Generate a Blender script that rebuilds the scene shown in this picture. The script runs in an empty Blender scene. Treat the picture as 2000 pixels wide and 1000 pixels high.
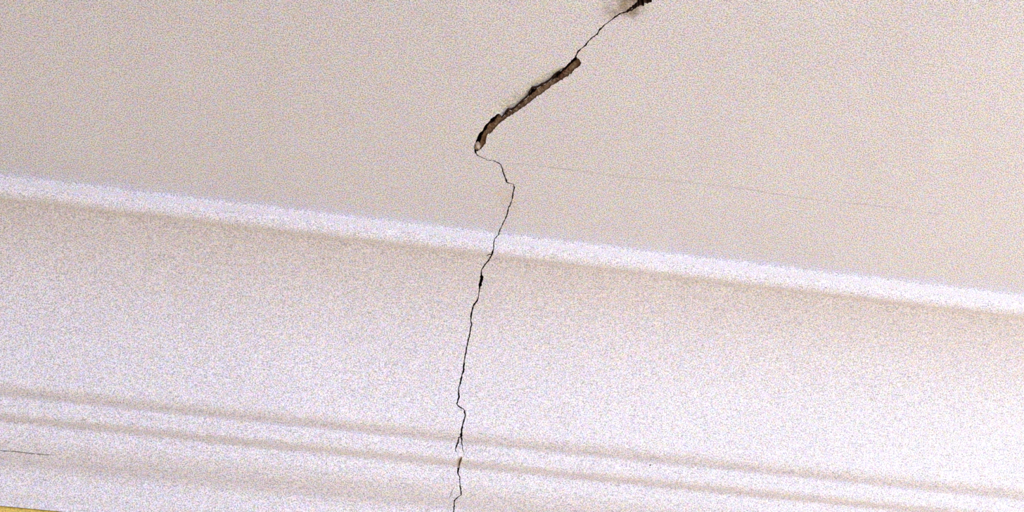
import bpy, math, random
import numpy as np
from mathutils import Vector
from mathutils.geometry import delaunay_2d_cdt

random.seed(7)
SC = bpy.context.scene
COL = SC.collection
R = math.radians

# ------------------------------------------------------------------ camera
PITCH, YAW = R(48.0), R(8.9)
F_PX = 2747.0                                   # focal length for a 2000 px wide frame
CAM = np.array([0.0, 0.0, 1.60])
cd = bpy.data.cameras.new('camera'); cam = bpy.data.objects.new('camera', cd); COL.objects.link(cam)
cam.location = CAM
cam.rotation_euler = (PITCH + math.pi / 2, 0, -YAW)
cd.sensor_fit = 'HORIZONTAL'; cd.sensor_width = 36.0; cd.lens = 36.0 * F_PX / 2000.0
cd.clip_start = 0.02
SC.camera = cam

# ------------------------------------------------------------------ room size
CEIL = 2.542                                    # height of the flat ceiling
X0, X1, Y0 = -1.8, 2.6, -1.75                    # side walls and rear wall
WIN = (0.95, 2.35, 0.60, 2.10)                  # window opening in the rear wall: x0, x1, z0, z1

# ------------------------------------------------------------------ world, daylight, exposure
w = bpy.data.worlds.new('World'); SC.world = w; w.use_nodes = True
w.node_tree.nodes['Background'].inputs[0].default_value = (0.62, 0.75, 1.0, 1)
w.node_tree.nodes['Background'].inputs[1].default_value = 1.0

def area(name, loc, rot, sx, sy, power, col):
    l = bpy.data.lights.new(name, 'AREA'); l.shape = 'RECTANGLE'; l.size = sx; l.size_y = sy
    l.energy = power; l.color = col
    o = bpy.data.objects.new(name, l); o.location = loc; o.rotation_euler = rot; COL.objects.link(o)
    return o
# daylight coming in through the window behind the camera, falling towards the floor
area('window_daylight', ((WIN[0] + WIN[1]) / 2, Y0 - 0.16, (WIN[2] + WIN[3]) / 2), (R(90 - 25), 0, 0),
     WIN[1] - WIN[0], WIN[3] - WIN[2], 118, (0.91, 0.92, 1.0))

SC.view_settings.view_transform = 'Standard'
SC.view_settings.look = 'None'
SC.view_settings.exposure = 0.0
SC.view_settings.gamma = 1.0
SC.view_settings.use_curve_mapping = False

# ------------------------------------------------------------------ materials
def new_mat(name, rough=0.9):
    m = bpy.data.materials.new(name); m.use_nodes = True
    b = m.node_tree.nodes['Principled BSDF']; b.inputs['Roughness'].default_value = rough
    return m, m.node_tree, b

def node(nt, typ, **kw):
    n = nt.nodes.new(typ)
    for k, v in kw.items(): setattr(n, k, v)
    return n

def ramp_range(nt, src, a, b, c, d):
    r = node(nt, 'ShaderNodeMapRange'); nt.links.new(src, r.inputs['Value'])
    for k, v in zip(('From Min', 'From Max', 'To Min', 'To Max'), (a, b, c, d)): r.inputs[k].default_value = v
    return r.outputs['Result']

def mix(nt, kind, fac, a, b):
    n = node(nt, 'ShaderNodeMix', data_type='RGBA', blend_type=kind)
    if hasattr(fac, 'links'): nt.links.new(fac, n.inputs[0])
    else: n.inputs[0].default_value = fac
    for v, s in ((a, n.inputs[6]), (b, n.inputs[7])):
        if hasattr(v, 'links'): nt.links.new(v, s)
        else: s.default_value = (*v, 1)
    return n.outputs[2]

def noise(nt, co, scale, detail=2, rough=0.5, out='Fac'):
    n = node(nt, 'ShaderNodeTexNoise'); n.inputs['Scale'].default_value = scale
    n.inputs['Detail'].default_value = detail; n.inputs['Roughness'].default_value = rough
    nt.links.new(co, n.inputs['Vector']); return n.outputs[out]

def plaster(name, base, speck=1.0, stains=()):
    """matt painted plaster: fine sandy speckle, soft blotches, brush ripple"""
    m, nt, b = new_mat(name, 0.92)
    b.inputs['Specular IOR Level'].default_value = 0.12
    co = node(nt, 'ShaderNodeTexCoord').outputs['Object']
    c = None
    big = noise(nt, co, 6.0, 3)
    c = mix(nt, 'MULTIPLY', 1.0, base, (1, 1, 1))
    v = ramp_range(nt, big, 0.3, 0.7, 0.975, 1.02)
    g = node(nt, 'ShaderNodeCombineColor')
    for i in range(3): nt.links.new(v, g.inputs[i])
    c = mix(nt, 'MULTIPLY', 1.0, c, g.outputs[0])
    wobble = noise(nt, co, 130.0, 2) if stains else None
    for (p, r, colr, amt) in stains:                       # old stains and smears of filler
        d = node(nt, 'ShaderNodeVectorMath', operation='DISTANCE'); nt.links.new(co, d.inputs[0]); d.inputs[1].default_value = p
        wob = wobble
        a = node(nt, 'ShaderNodeMath', operation='MULTIPLY_ADD'); nt.links.new(wob, a.inputs[0]); a.inputs[1].default_value = r * 1.6; nt.links.new(d.outputs['Value'], a.inputs[2])
        f = ramp_range(nt, a.outputs[0], r * 0.75, r * 1.75, amt, 0.0)
        c = mix(nt, 'MIX', f, c, colr)
    # sandy speckle: fine light and dark grains, faintly tinted
    fine = noise(nt, co, 1000.0, 1.5, 0.75)
    gr = ramp_range(nt, fine, 0.25, 0.75, 1 - 0.62 * speck, 1 + 0.62 * speck)
    g2 = node(nt, 'ShaderNodeCombineColor')
    for i in range(3): nt.links.new(gr, g2.inputs[i])
    c = mix(nt, 'MULTIPLY', 1.0, c, g2.outputs[0])
    tint = noise(nt, co, 240.0, 1.5, 0.6, 'Color')
    tm = node(nt, 'ShaderNodeVectorMath', operation='MULTIPLY_ADD'); nt.links.new(tint, tm.inputs[0])
    k = 0.50 * speck
    tm.inputs[1].default_value = (k * 0.8, k * 0.6, k * 1.25); tm.inputs[2].default_value = (1 - k * 0.4, 1 - k * 0.3, 1 - k * 0.625)
    c = mix(nt, 'MULTIPLY', 1.0, c, tm.outputs[0])
    nt.links.new(c, b.inputs['Base Color'])
    bp = node(nt, 'ShaderNodeBump'); bp.inputs['Strength'].default_value = 0.25; bp.inputs['Distance'].default_value = 0.004
    nt.links.new(noise(nt, co, 14.0, 3), bp.inputs['Height']); nt.links.new(bp.outputs[0], b.inputs['Normal'])
    return m

def rough_mat(name, a, b_, scale, bump=0.6, dist=0.002, rough=0.95):
    m, nt, b = new_mat(name, rough)
    b.inputs['Specular IOR Level'].default_value = 0.05
    co = node(nt, 'ShaderNodeTexCoord').outputs['Object']
    n1 = noise(nt, co, scale, 4, 0.65)
    c = mix(nt, 'MIX', ramp_range(nt, n1, 0.35, 0.65, 0, 1), a, b_)
    nt.links.new(c, b.inputs['Base Color'])
    bp = node(nt, 'ShaderNodeBump'); bp.inputs['Strength'].default_value = bump; bp.inputs['Distance'].default_value = dist
    nt.links.new(n1, bp.inputs['Height']); nt.links.new(bp.outputs[0], b.inputs['Normal'])
    return m

# ------------------------------------------------------------------ profile of ceiling and cornice (y, z)
YB = 0.8150                                     # where the flat ceiling meets the cornice bead
def arc(cy, cz, ry, rz, a0, a1, n):
    return [(cy + ry * math.cos(R(a0 + (a1 - a0) * i / n)), cz + rz * math.sin(R(a0 + (a1 - a0) * i / n))) for i in range(n + 1)]

SEGS = []                                       # (part name, [(y, z), ...]) from ceiling to wall
def seg(name, pts): SEGS.append((name, pts))
seg('ceiling', [(Y0, CEIL), (YB, CEIL)])
y, z = YB, CEIL
# convex bead under the ceiling, rolling back up into a shallow quirk
p = [(y, z), (y, z - 0.0095)] + arc(y + 0.0085, z - 0.0095, 0.0085, 0.0080, 180, 300, 12)[1:]
seg('ceiling_bead', p); y, z = p[-1]
# deep concave cove, nearly flat at the ceiling and upright at the wall, its foot curling back under
def sweep(y, z, length, a0, a1, power, n):
    out = [(y, z)]
    for i in range(n):
        a = R(a0 + (a1 - a0) * ((i + 0.5) / n) ** power)
        y, z = y + math.cos(a) * length / n, z - math.sin(a) * length / n; out.append((y, z))
    return out
p = sweep(y, z, 0.1665, 0, 76, 1.25, 26)
y, z = p[-1]
p = p + arc(y + 0.010, z, 0.010, 0.008, 186, 268, 8)[1:]
y, z = p[-1]
p = p + [(y + 0.009, z)]
seg('cove', p); y, z = p[-1]
# small rounded bead
p = [(y, z), (y, z - 0.0095)] + arc(y + 0.006, z - 0.0095, 0.006, 0.006, 180, 268, 7)[1:]
y, z = p[-1]
p = p + [(y + 0.010, z)]
seg('lower_bead', p); y, z = p[-1]
# swelling face below, then a little hollow down to the wall
p = [(y, z), (y + 0.0004, z - 0.006)] + arc(y + 0.0364, z - 0.006, 0.036, 0.017, 180, 252, 8)[1:]
y, z = p[-1]
p = p + arc(y, z - 0.020, 0.013, 0.020, 78, 6, 8)[1:]
y, z = p[-1]
p = p + arc(y + 0.007, z, 0.007, 0.007, 184, 262, 5)[1:]
seg('fascia', p); y, z = p[-1]
YW = y + 0.002
seg('wall', [(y, z), (YW, z), (YW, z - 0.5)])

# the mouldings are softened by many coats of paint: the whole run is rounded over by a few millimetres
line, own = [], []
for name, pts in SEGS[1:-1]:
    for a_, b_ in zip(pts[:-1], pts[1:]):
        n_ = max(1, int(round(math.hypot(b_[0] - a_[0], b_[1] - a_[1]) / 0.0005)))
        for k_ in range(n_): line.append((a_[0] + (b_[0] - a_[0]) * k_ / n_, a_[1] + (b_[1] - a_[1]) * k_ / n_)); own.append(name)
PAD = 16
line = [(YB - 0.0005 * k_, CEIL) for k_ in range(PAD, 0, -1)] + line + [(y, z - 0.0005 * k_) for k_ in range(PAD + 1)]
own = ['ceiling'] * PAD + own + ['fascia'] * (PAD + 1)
arr = np.array(line)
def ker(k_):
    w_ = np.exp(-0.5 * (np.arange(-PAD, PAD + 1) / (4.4 if own[k_] in ('ceiling', 'ceiling_bead') else 5.8)) ** 2); return w_ / w_.sum()
sm = np.array([[(np.pad(arr[:, c_], PAD, mode='edge')[k_:k_ + 2 * PAD + 1] * ker(k_)).sum() for c_ in (0, 1)] for k_ in range(len(arr))])
sm[0] = arr[0]; sm[-1] = arr[-1]
PTS, SPART, last = [(Y0, CEIL), tuple(sm[0])], ['ceiling'], None
for k_ in range(1, len(sm)):
    step = 12 if own[k_] == 'cove' and own[max(k_ - 40, 0)] == own[min(k_ + 60, len(sm) - 1)] == 'cove' else 3
    edge = k_ == len(sm) - 1 or own[k_] != own[k_ + 1]
    if edge or k_ - (last or 0) >= step: PTS.append(tuple(sm[k_])); SPART.append(own[k_]); last = k_
z = PTS[-1][1]
for q in ((YW, z), (YW, z - 0.5)): PTS.append(q); SPART.append('wall')
PTS = np.array(PTS); SV = np.concatenate([[0.0], np.cumsum(np.hypot(*(PTS[1:] - PTS[:-1]).T))])
S_OF = {}
for i, nme in enumerate(SPART): S_OF.setdefault(nme, [SV[i], SV[i + 1]])[1] = SV[i + 1]

def pos(x, s):
    return np.array([x, np.interp(s, SV, PTS[:, 0]), np.interp(s, SV, PTS[:, 1])])
PN = []
for i in range(len(PTS) - 1):
    t = (PTS[i + 1] - PTS[i]); t = t / np.hypot(*t); PN.append((-(-t[1]), -t[0]))
PN = np.array([(t1, t2) for t1, t2 in PN])      # room-side normal of each piece: (tz, -ty)
def seg_normal(s):
    return PN[min(max(int(np.searchsorted(SV, s, 'right')) - 1, 0), len(PN) - 1)]
def soft_normal(s, wdt=0.007):
    n = sum(seg_normal(s + d) for d in np.linspace(-wdt, wdt, 9)); n = n / np.hypot(*n)
    return np.array([0.0, n[0], n[1]])

# ------------------------------------------------------------------ where a line of sight meets the plaster
FW = np.array([math.sin(YAW) * math.cos(PITCH), math.cos(YAW) * math.cos(PITCH), math.sin(PITCH)])
RT = np.array([math.cos(YAW), -math.sin(YAW), 0.0])
UP = np.cross(RT, FW)
def hit(px, py):
    d = FW + RT * ((px - 1000) / F_PX) + UP * ((500 - py) / F_PX)
    best = None
    for i in range(len(PTS) - 1):
        a, b = PTS[i], PTS[i + 1]
        m = np.array([[d[1], -(b[0] - a[0])], [d[2], -(b[1] - a[1])]])
        if abs(np.linalg.det(m)) < 1e-12: continue
        t, u = np.linalg.solve(m, a - CAM[1:])
        if t > 0 and -1e-6 <= u <= 1 + 1e-6 and (best is None or t < best[0]):
            best = (t, CAM[0] + t * d[0], SV[i] + u * (SV[i + 1] - SV[i]))
    return np.array(best[1:])                   # (x, s) on the unrolled plaster
def place(px, py): return pos(*hit(px, py))

# ------------------------------------------------------------------ tracing of the damage
def dens(path, step=2.5):
    out = [np.array(path[0], float)]
    for a, b in zip(path[:-1], path[1:]):
        a, b = np.array(a, float), np.array(b, float); n = max(1, int(np.hypot(*(b - a)[:2]) / step))
        for i in range(1, n + 1): out.append(a + (b - a) * i / n)
    return out
def fissure_pairs(path, jit=0.55, wj=0.42):
    """path of (px, py, width): two ragged edges either side"""
    p = dens(path); L, Rr = [], []
    for i, q in enumerate(p):
        a, b = p[max(i - 1, 0)][:2], p[min(i + 1, len(p) - 1)][:2]
        t = (b - a) / max(np.hypot(*(b - a)), 1e-6); n = np.array([-t[1], t[0]])
        wd = 1.1 * q[2] * (1 + random.uniform(-wj, wj)); c = q[:2] + n * random.uniform(-jit, jit)
        L.append(c + n * wd / 2); Rr.append(c - n * wd / 2)
    return L, Rr
def resample(ch, n):
    ch = np.array(ch, float); s = np.concatenate([[0], np.cumsum(np.hypot(*(ch[1:] - ch[:-1]).T))]); t = np.linspace(0, s[-1], n)
    return [np.array((np.interp(k, s, ch[:, 0]), np.interp(k, s, ch[:, 1]))) for k in t]

F_TOP = [(1330, -48, 14), (1290, -20, 16), (1259, -2, 17), (1247, 7, 13), (1240, 12, 10), (1234, 17, 7), (1223, 23, 3.2), (1212, 26, 2), (1205, 30.6, 2), (1197.6, 36, 1.9), (1188, 43, 1.9), (1178.5, 50.5, 2.2),
         (1170, 59.5, 2.6), (1166, 67, 2.3), (1157, 73, 1.7), (1147, 83, 1.9), (1145, 87.6, 2.2), (1136.5, 93.6, 1.8), (1128, 102, 1.9), (1124, 111, 3)]
G_L = [(1125, 110), (1118, 115.5), (1113, 122), (1105, 130), (1096, 137), (1088, 144), (1081, 151), (1073, 159), (1066, 163.5), (1058, 167), (1050, 172), (1044, 173.5), (1039, 173), (1037, 178), (1033, 184), (1031, 190), (1024, 195),
       (1017, 201.5), (1011, 207), (1005, 213), (999, 217), (993, 214.5), (989, 220), (985, 226), (979, 231), (976, 225), (972, 223), (966, 227), (959, 232), (954, 239), (947, 246), (944, 253), (937, 260), (932, 268), (929, 278), (925, 288), (925.5, 295)]
G_R = [(1128, 114), (1134, 118), (1135.5, 124), (1130, 131), (1122, 136), (1116, 143), (1108, 149), (1100, 154), (1091, 159), (1082, 165), (1073, 172), (1066, 177), (1056, 184), (1044, 191), (1036, 199), (1028, 205), (1018, 211), (1009, 218),
       (1001, 223), (993, 228), (985, 233.5), (980, 238), (972, 244), (967, 250), (962, 257), (954, 262), (951, 268), (949, 278), (942, 286.6), (939.5, 292), (933, 295.5)]
F_MID = [(928, 295, 3), (932, 303, 1.3), (941.6, 307.6, 1.0), (953, 313, 0.9), (962.6, 313, 0.9), (971, 316.7, 1.4), (978, 321.6, 1.9), (981.5, 330, 2.2), (984, 341, 2.2), (988, 349.6, 3.0), (990, 356, 2.4), (996, 358, 0.8), (1003, 360, 1.0),
         (1004.6, 366, 1.9), (1002, 379, 1.9), (999, 394, 1.8), (993.6, 406, 1.9), (990.6, 418, 2.2), (986, 429, 1.9), (981, 440, 1.9), (976.6, 448.6, 1.8), (973.5, 459, 2.0)]
F_LOW = [(973.5, 459, 2.0), (966, 467, 1.9), (964, 476.6, 1.9), (963.6, 486, 2.2), (961, 495, 3.0), (956, 506, 1.9), (946, 519, 1.9), (940.5, 526.6, 2.1), (939.8, 533.6, 3.0), (941, 540.6, 5.0), (940.5, 546, 7.0), (938.8, 553, 5.8),
         (937.2, 560, 3.6), (936, 568.6, 2.0), (934, 580, 2.2), (932, 588, 2.2), (926, 594, 2.4), (923, 603.6, 2.2), (921, 613, 2.6), (919, 624.6, 2.6), (921.5, 633, 2.0), (919, 641, 2.0), (916.5, 658, 2.0), (913, 669, 2.0), (910, 687, 2.0),
         (907, 705, 2.0), (905.7, 715.6, 2.4), (905.3, 723.7, 4.2), (902, 733.6, 2.2), (899, 748, 2.2), (895.4, 760.6, 2.0), (896.7, 774, 2.4), (892, 788.5, 2.0), (896, 794, 1.7), (906.6, 800, 1.9), (908.4, 811, 2.6), (906.6, 820, 2.2),
         (903.6, 829, 2.4), (901.3, 840.4, 2.6), (900.7, 851, 3.4), (901.7, 859.4, 1.9), (902.6, 869, 1.2), (904.5, 880, 1.0), (907, 888, 0.8)]
F_FORK = [(900.5, 852, 2.4), (896, 854.6, 2.2), (894, 865, 2.6), (889.4, 876.5, 1.4), (890.3, 883, 0.7)]
F_TAB = [(961, 496, 1.6), (953, 497.6, 1.6), (950.7, 500.5, 1.2)]
CHIP_L = [(901, 891), (897, 895), (892, 899), (891, 903), (893, 909), (895, 914)]
CHIP_R = [(902, 892), (902.5, 896), (901.5, 900), (899.5, 905), (898, 910), (896.5, 914)]
F_END = [(896, 912, 3.2), (893.7, 923, 2.1), (898, 931.6, 2.0), (898.3, 946.8, 1.8), (899.8, 954.4, 2.0), (900.5, 966.5, 2.0), (893, 971.5, 1.2), (887.5, 978, 2.2), (886.9, 988.6, 2.0), (885.6, 1000, 1.9), (882, 1020, 1.9), (880, 1036, 1.5)]
F_FLAKE = [(886.5, 952.5, 0.6), (882, 961, 0.8), (879, 967.7, 1.0), (877, 973, 1.0)]
H_RIGHT = [(985, 319, 0.7), (1030, 322, 0.7), (1100, 330, 0.8), (1160, 338, 0.7), (1215, 346, 0.8), (1290, 352, 0.6), (1380, 360, 0.6), (1465, 370, 0.8), (1500, 377, 0.7), (1600, 392, 0.8), (1700, 400, 0.7), (1800, 414, 0.6), (1850, 420, 0.5)]
H_LEFT = [(-60, 872.5, 1.0), (0, 880, 1.2), (30, 882, 1.2), (60, 885.5, 1.2), (95, 888.5, 0.9), (110, 889, 0.5)]
STRIP_OUT = [(1096, 129), (1075, 139), (1052, 150), (1034, 159), (1020, 171), (1003, 183), (985, 194), (968, 204), (950, 215)]
STRIP_IN = [(1104, 131), (1096, 137), (1088, 144), (1081, 151), (1073, 159), (1066, 163.5), (1058, 167), (1050, 172), (1044, 173.5), (1039, 173), (1037, 178), (1033, 184), (1031, 190), (1024, 195), (1017, 201.5), (1011, 207), (1005, 213),
            (999, 217), (993, 214.5), (989, 220), (985, 226), (979, 231), (976, 225), (972, 223), (966, 227)]

def to_xs(L): return [hit(*q[:2]) for q in L]
HOLES, GROOVES = [], []
def groove(name, L, Rr, kind, depth):
    xl, xr = to_xs(L), to_xs(Rr)
    HOLES.append(np.array(xl + xr[::-1])); GROOVES.append((name, xl, xr, kind, depth))
def fiss(name, path, kind='slot', depth=0.010, jit=0.5): groove(name, *fissure_pairs(path, jit), kind, depth)
fiss('fissure_top', F_TOP); fiss('fissure_mid', F_MID); fiss('fissure_low', F_LOW); fiss('fissure_fork', F_FORK, depth=0.006)
fiss('fissure_tab', F_TAB, depth=0.002); fiss('fissure_end', F_END); fiss('fissure_flake', F_FLAKE, 'vee', 0.0006, 0.2)
NG = 96
def ragged(ch, a): return [q + np.array((random.gauss(0, a), random.gauss(0, a))) if 0 < i < len(ch) - 1 else q for i, q in enumerate(ch)]
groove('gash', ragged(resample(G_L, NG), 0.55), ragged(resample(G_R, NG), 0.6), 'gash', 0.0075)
groove('chip', resample(CHIP_L, 14), resample(CHIP_R, 14), 'chip', 0.003)
fiss('hair_right', H_RIGHT, 'vee', 0.0005, 0.35); fiss('hair_left', H_LEFT, 'vee', 0.0012, 0.2)
so, si = resample(STRIP_OUT, 40), resample(STRIP_IN, 40)
groove('strip', so, si, 'strip', 0.0)

# ------------------------------------------------------------------ helpers for objects
def link(name, me, mat, parent=None, kind=None, label=None, cat=None, group=None):
    o = bpy.data.objects.new(name, me); COL.objects.link(o)
    if mat: me.materials.append(mat)
    if parent: o.parent = parent
    for k, v in (('kind', kind), ('label', label), ('category', cat), ('group', group)):
        if v: o[k] = v
    return o
def empty(name, loc=(0, 0, 0), **kw):
    o = bpy.data.objects.new(name, None); COL.objects.link(o)
    for k, v in kw.items(): o[k] = v
    return o
def mesh(name, vs, fs, smooth=False):
    me = bpy.data.meshes.new(name); me.from_pydata([tuple(map(float, v)) for v in vs], [], fs); me.update()
    if smooth: me.polygons.foreach_set('use_smooth', [True] * len(me.polygons))
    return me
def boxes(name, bs):
    vs, fs = [], []
    for (x0, x1, y0, y1, z0, z1) in bs:
        k = len(vs)
        vs += [(x0, y0, z0), (x1, y0, z0), (x1, y1, z0), (x0, y1, z0), (x0, y0, z1), (x1, y0, z1), (x1, y1, z1), (x0, y1, z1)]
        fs += [tuple(k + i for i in f) for f in ((0, 3, 2, 1), (4, 5, 6, 7), (0, 1, 5, 4), (1, 2, 6, 5), (2, 3, 7, 6), (3, 0, 4, 7))]
    return mesh(name, vs, fs)

# ------------------------------------------------------------------ materials in use
def P(px, py): return tuple(float(v) for v in place(px, py))
TAN, CREAM, SMEAR = (0.36, 0.27, 0.16), (0.74, 0.68, 0.50), (0.86, 0.85, 0.83)
M_CEIL = plaster('ceiling_paint', (0.79, 0.765, 0.825), 1.3, [
    (P(1236, -8), 0.024, (0.17, 0.12, 0.06), 0.9), (P(1222, 12), 0.014, TAN, 0.7), (P(1198, 26), 0.010, TAN, 0.3),
    (P(1136, 103), 0.007, CREAM, 0.5), (P(987, 395), 0.016, (0.70, 0.62, 0.52), 0.45), (P(988, 375), 0.010, (0.70, 0.62, 0.52), 0.4),
    (P(1842, 292), 0.020, SMEAR, 0.5), (P(1255, 362), 0.004, SMEAR, 0.8)])
M_UNDER = plaster('worn_undercoat', (0.72, 0.70, 0.68), 1.25)
M_TRIM = plaster('cornice_paint', (0.80, 0.755, 0.790), 1.15, [(P(896, 905), 0.006, (0.62, 0.50, 0.40), 0.35), (P(891, 975), 0.007, (0.78, 0.73, 0.66), 0.5)])
M_WALL = plaster('yellow_wall_paint', (0.80, 0.57, 0.14), 0.9)
M_RAW = rough_mat('broken_plaster', (0.17, 0.070, 0.045), (0.36, 0.26, 0.155), 190, 1.0, 0.003)
M_DARK = rough_mat('crack_shade_dirt', (0.03, 0.014, 0.010), (0.09, 0.045, 0.03), 300)  # dirt tone with the shade of the crack depths put into the colour
M_CHIP = rough_mat('chipped_plaster', (0.42, 0.31, 0.23), (0.68, 0.58, 0.50), 300, 0.5, 0.001)
M_HAIR = rough_mat('hairline_dirt', (0.50, 0.45, 0.43), (0.76, 0.72, 0.74), 22, 0.2, 0.0005)
M_HAIR2 = rough_mat('hairline_grime', (0.17, 0.13, 0.10), (0.30, 0.24, 0.19), 200, 0.2, 0.0005)
M_SIDE = rough_mat('side_wall_paint', (0.66, 0.67, 0.71), (0.68, 0.69, 0.73), 3, 0.1)
M_LEFT = rough_mat('grey_side_wall_paint', (0.40, 0.39, 0.40), (0.42, 0.41, 0.42), 3, 0.1)
M_FLOOR = rough_mat('floor_carpet', (0.48, 0.51, 0.65), (0.52, 0.55, 0.69), 5, 0.1)
M_FRAME = rough_mat('window_gloss_paint', (0.80, 0.79, 0.76), (0.82, 0.81, 0.78), 20, 0.05, 0.001, 0.4)

# ------------------------------------------------------------------ unrolled plaster skin, cut along the damage
K = 1000.0
S_END = S_OF['wall'][0]
vin, ein = [], []
def add_poly(pts, close=True):
    k = len(vin); n = len(pts)
    for q in pts: vin.append(Vector((q[0] * K, q[1] * K)))
    for i in range(n if close else n - 1): ein.append((k + i, k + (i + 1) % n))
XL, XR = X0, X1
add_poly([(XL, 0.0), (XR, 0.0), (XR, S_END), (XL, S_END)])
for s in SV[1:]:
    if s < S_END - 1e-6: add_poly([(XL, s), (XR, s)], False)
for h in HOLES: add_poly(h)
vo, eo, fo, *_ = delaunay_2d_cdt(vin, ein, [], 0, 1e-4)
V = np.array([(v.x / K, v.y / K) for v in vo]); T = np.array([f for f in fo])
C = V[T].mean(axis=1)
dead = np.zeros(len(T), bool)
for h in HOLES:
    lo, hi = h.min(0), h.max(0)
    idx = np.where(((C >= lo) & (C <= hi)).all(1))[0]
    cx, cs = C[idx, 0], C[idx, 1]; ins = np.zeros(len(idx), bool)
    a = h; b = np.roll(h, -1, 0)
    for (ax, ay), (bx, by) in zip(a, b):
        if ay == by: continue
        ins ^= ((ay > cs) != (by > cs)) & (cx < (bx - ax) * (cs - ay) / (by - ay) + ax)
    dead[idx[ins]] = True

def part_normal_fn(name):
    vn = [PN[0], PN[0]] + [PN[j] + PN[j + 1] for j in range(1, len(PN) - 1)] + [PN[-1]]
    vn = np.array([v / np.hypot(*v) for v in vn])
    def f(s):
        n = np.array([np.interp(s, SV, vn[:, 0]), np.interp(s, SV, vn[:, 1])]); n /= np.hypot(*n); return (0.0, n[0], n[1])
    return f

def skin(name, part, mat, parent=None, **kw):
    lo, hi = S_OF[part]
    sel = T[(~dead) & (C[:, 1] > lo) & (C[:, 1] < hi)]
    used = np.unique(sel); rm = {int(u): i for i, u in enumerate(used)}
    vs = [pos(*V[u]) for u in used]; nf = part_normal_fn(part); ns = [nf(V[u][1]) for u in used]
    fs = [tuple(rm[int(i)] for i in t) for t in sel]
    me = mesh(name, vs, fs, True)
    if len(me.polygons) and me.polygons[0].normal.dot(Vector(ns[fs[0][0]])) < 0: me.flip_normals()
    me.normals_split_custom_set_from_vertices(ns)
    return link(name, me, mat, parent, **kw)

ceiling = skin('ceiling', 'ceiling', M_CEIL, kind='structure', label='flat off white plaster ceiling above the cornice, split by the long crack', cat='ceiling')
trim = empty('trim_1', kind='structure', label='white moulded plaster cornice with a deep cove and rounded beads below the ceiling', category='cornice')
for part, lab in (('ceiling_bead', 'bright rounded bead where cornice meets ceiling'), ('cove', 'broad concave cove of the cornice'), ('lower_bead', 'thin rounded bead at the foot of the cove'), ('fascia', 'plain curved face above the yellow wall')):
    skin(part, part, M_TRIM, trim, label=lab)

# ------------------------------------------------------------------ inside of the cracks
def off(xs, d): return pos(*xs) - soft_normal(xs[1]) * d
def groove_mesh(name, xl, xr, kind, depth):
    rows = []
    n = len(xl)
    for i, (l, r) in enumerate(zip(xl, xr)):
        m = lambda t: l + (r - l) * t
        e = min(1.0, min(i, n - 1 - i) / 3.0)
        if kind == 'slot': row = [pos(*l), off(m(0.12), depth * 0.6), off(m(0.35), depth), off(m(0.65), depth), off(m(0.88), depth * 0.6), pos(*r)]
        elif kind == 'vee': row = [pos(*l), off(m(0.5), depth), pos(*r)]
        elif kind == 'chip':
            k = depth * max(e, 0.15); row = [pos(*l), off(m(0.15), k * 0.25), off(m(0.6), k * 0.55), off(m(0.85), k * 1.5), pos(*r)]
        else:
            j = lambda: random.uniform(-0.0010, 0.0010)
            k = depth * (0.55 + 0.45 * e)
            gap = 0.17 + 0.10 * math.sin(i * 0.55) * math.sin(i * 0.17 + 1) + random.uniform(-0.03, 0.05)
            if i > n * 0.72: gap += 0.10                   # the slot with its painted-in shade widens towards the lower end
            if i < n * 0.30: gap += 0.08
            g = max(0.10, gap + 0.15)
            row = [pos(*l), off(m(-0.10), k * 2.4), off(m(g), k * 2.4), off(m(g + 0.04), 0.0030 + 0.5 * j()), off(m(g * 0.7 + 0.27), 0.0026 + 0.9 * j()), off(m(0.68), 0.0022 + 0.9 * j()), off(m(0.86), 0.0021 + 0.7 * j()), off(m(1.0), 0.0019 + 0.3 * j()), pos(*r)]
        rows.append(row)
    w_ = len(rows[0]); vs = [v for r_ in rows for v in r_]
    fs = [(i * w_ + j, i * w_ + j + 1, (i + 1) * w_ + j + 1, (i + 1) * w_ + j) for i in range(n - 1) for j in range(w_ - 1)]
    return mesh(name, vs, fs)

crack = empty('crack', label='long jagged dark crack running down the ceiling and across the cornice', category='crack')

for (nm, xl, xr, kind, depth) in GROOVES:
    if nm == 'strip':
        # a strip of plaster along the gash that has sagged and tilted a little
        vs, fs = [], []
        for i, (a, b) in enumerate(zip(xl, xr)):
            e = min(1.0, min(i, len(xl) - 1 - i) / 6.0)
            vs += [pos(*a), off(a + (b - a) * 0.04, 0.0009 * e), off(a + (b - a) * 0.5, 0.0018 * e), off(b, 0.0032 * e)]
        fs = [(i * 4 + j, i * 4 + j + 1, i * 4 + j + 5, i * 4 + j + 4) for i in range(len(xl) - 1) for j in range(3)]
        link('loose_plaster', mesh('loose_plaster', vs, fs), M_UNDER, crack, label='strip of sagging plaster beside the open gash'); continue
    me = groove_mesh(nm, xl, xr, kind, depth)
    if nm == 'hair_right':
        link('hairline_crack', me, M_HAIR, label='faint hairline crack crossing the ceiling beside the dark crack, above the bead', cat='crack')
    elif nm == 'hair_left':
        link('hairline_crack', me, M_HAIR2, label='short thin hairline crack on the lower face of the cornice near the yellow wall', cat='crack')
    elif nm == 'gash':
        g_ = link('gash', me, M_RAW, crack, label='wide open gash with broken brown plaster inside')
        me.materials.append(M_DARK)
        for k_, pl in enumerate(me.polygons): pl.material_index = 1 if k_ % 8 < 3 else 0  # shade along the gash's upper-left slot is painted in near-black
    elif nm == 'chip': link('chip', me, M_CHIP, crack, label='small tan chip in the cornice beads')
    else: link('fissure', me, M_DARK, crack)

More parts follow.
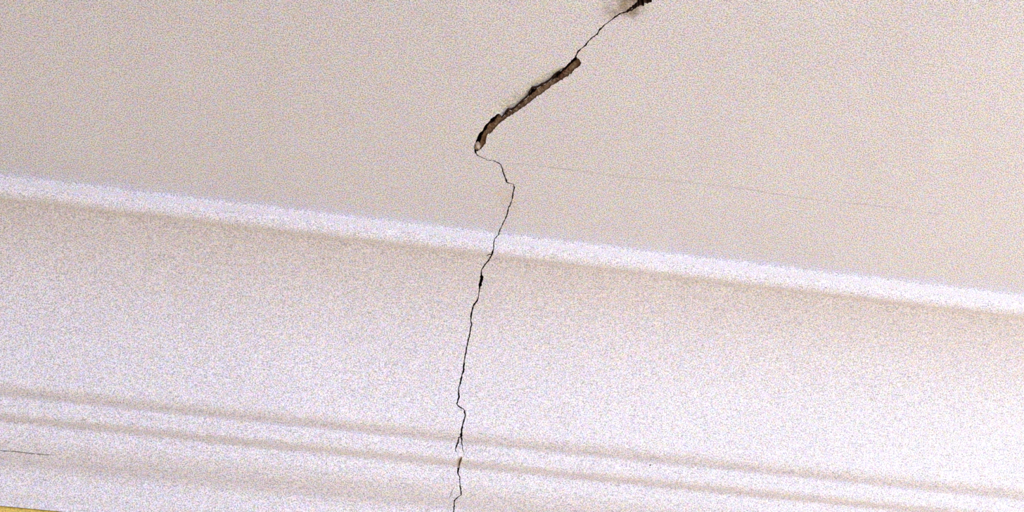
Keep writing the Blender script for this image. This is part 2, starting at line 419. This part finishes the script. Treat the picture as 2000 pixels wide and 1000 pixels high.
# crumbs of white plaster caught in the gash
def crumb(name, px, py, r, d, mat, parent, **kw):
    c = off(hit(px, py), d); vs, fs = [], []
    nlat, nlon = 5, 8
    vs.append(c + np.array([0, 0, r]))
    for i in range(1, nlat):
        for j in range(nlon):
            a, b = math.pi * i / nlat, 2 * math.pi * j / nlon; q = r * random.uniform(0.7, 1.15)
            vs.append(c + np.array([q * math.sin(a) * math.cos(b), q * 1.3 * math.sin(a) * math.sin(b), q * 0.8 * math.cos(a)]))
    vs.append(c - np.array([0, 0, r]))
    for j in range(nlon): fs.append((0, 1 + j, 1 + (j + 1) % nlon))
    for i in range(nlat - 2):
        for j in range(nlon):
            k = 1 + i * nlon; fs.append((k + j, k + nlon + j, k + nlon + (j + 1) % nlon, k + (j + 1) % nlon))
    k = 1 + (nlat - 2) * nlon; e = len(vs) - 1
    for j in range(nlon): fs.append((k + j, e, k + (j + 1) % nlon))
    return link(name, mesh(name, vs, fs), mat, parent, **kw)
for (px, py, r) in ((932, 288, 0.0030), (934.5, 291, 0.0022), (1236, 22.5, 0.0016)):
    crumb('plaster_crumb', px, py, r, 0.0026, M_CHIP, crack)
crumb('paint_blob', 1254, 361, 0.0018, 0.0006, M_CEIL, ceiling)
crumb('dirt_speck', 1270, 908.5, 0.0009, 0.0002, M_DARK, trim)

# ------------------------------------------------------------------ the rest of the room
wz = PTS[-3][1]
link('wall_front', boxes('wall_front', [(X0, X1, YW, YW + 0.12, 0, CEIL + 0.05)]), M_WALL, kind='structure', label='warm yellow painted wall just below the cornice')
link('wall_left', boxes('wall_left', [(X0 - 0.1, X0, Y0 - 0.1, YW + 0.12, 0, CEIL + 0.05)]), M_LEFT, kind='structure')
link('wall_right', boxes('wall_right', [(X1, X1 + 0.1, Y0 - 0.1, YW + 0.12, 0, CEIL + 0.05)]), M_SIDE, kind='structure')
a, b, c, d = WIN
link('wall_rear', boxes('wall_rear', [(X0, a, Y0 - 0.12, Y0, 0, CEIL + 0.05), (b, X1, Y0 - 0.12, Y0, 0, CEIL + 0.05), (a, b, Y0 - 0.12, Y0, 0, c), (a, b, Y0 - 0.12, Y0, d, CEIL + 0.05)]), M_SIDE, kind='structure')
link('floor', boxes('floor', [(X0, X1, Y0, YW, -0.06, 0)]), M_FLOOR, kind='structure')
win = empty('window_1', kind='structure')
link('window_frame', boxes('window_frame', [(a, b, Y0 - 0.09, Y0 - 0.04, c, c + 0.05), (a, b, Y0 - 0.09, Y0 - 0.04, d - 0.05, d), (a, a + 0.05, Y0 - 0.09, Y0 - 0.04, c + 0.05, d - 0.05), (b - 0.05, b, Y0 - 0.09, Y0 - 0.04, c + 0.05, d - 0.05), ((a + b) / 2 - 0.025, (a + b) / 2 + 0.025, Y0 - 0.09, Y0 - 0.04, c + 0.05, d - 0.05)]), M_FRAME, win)
link('window_sill', boxes('window_sill', [(a - 0.05, b + 0.05, Y0, Y0 + 0.12, c - 0.04, c)]), M_FRAME, win)
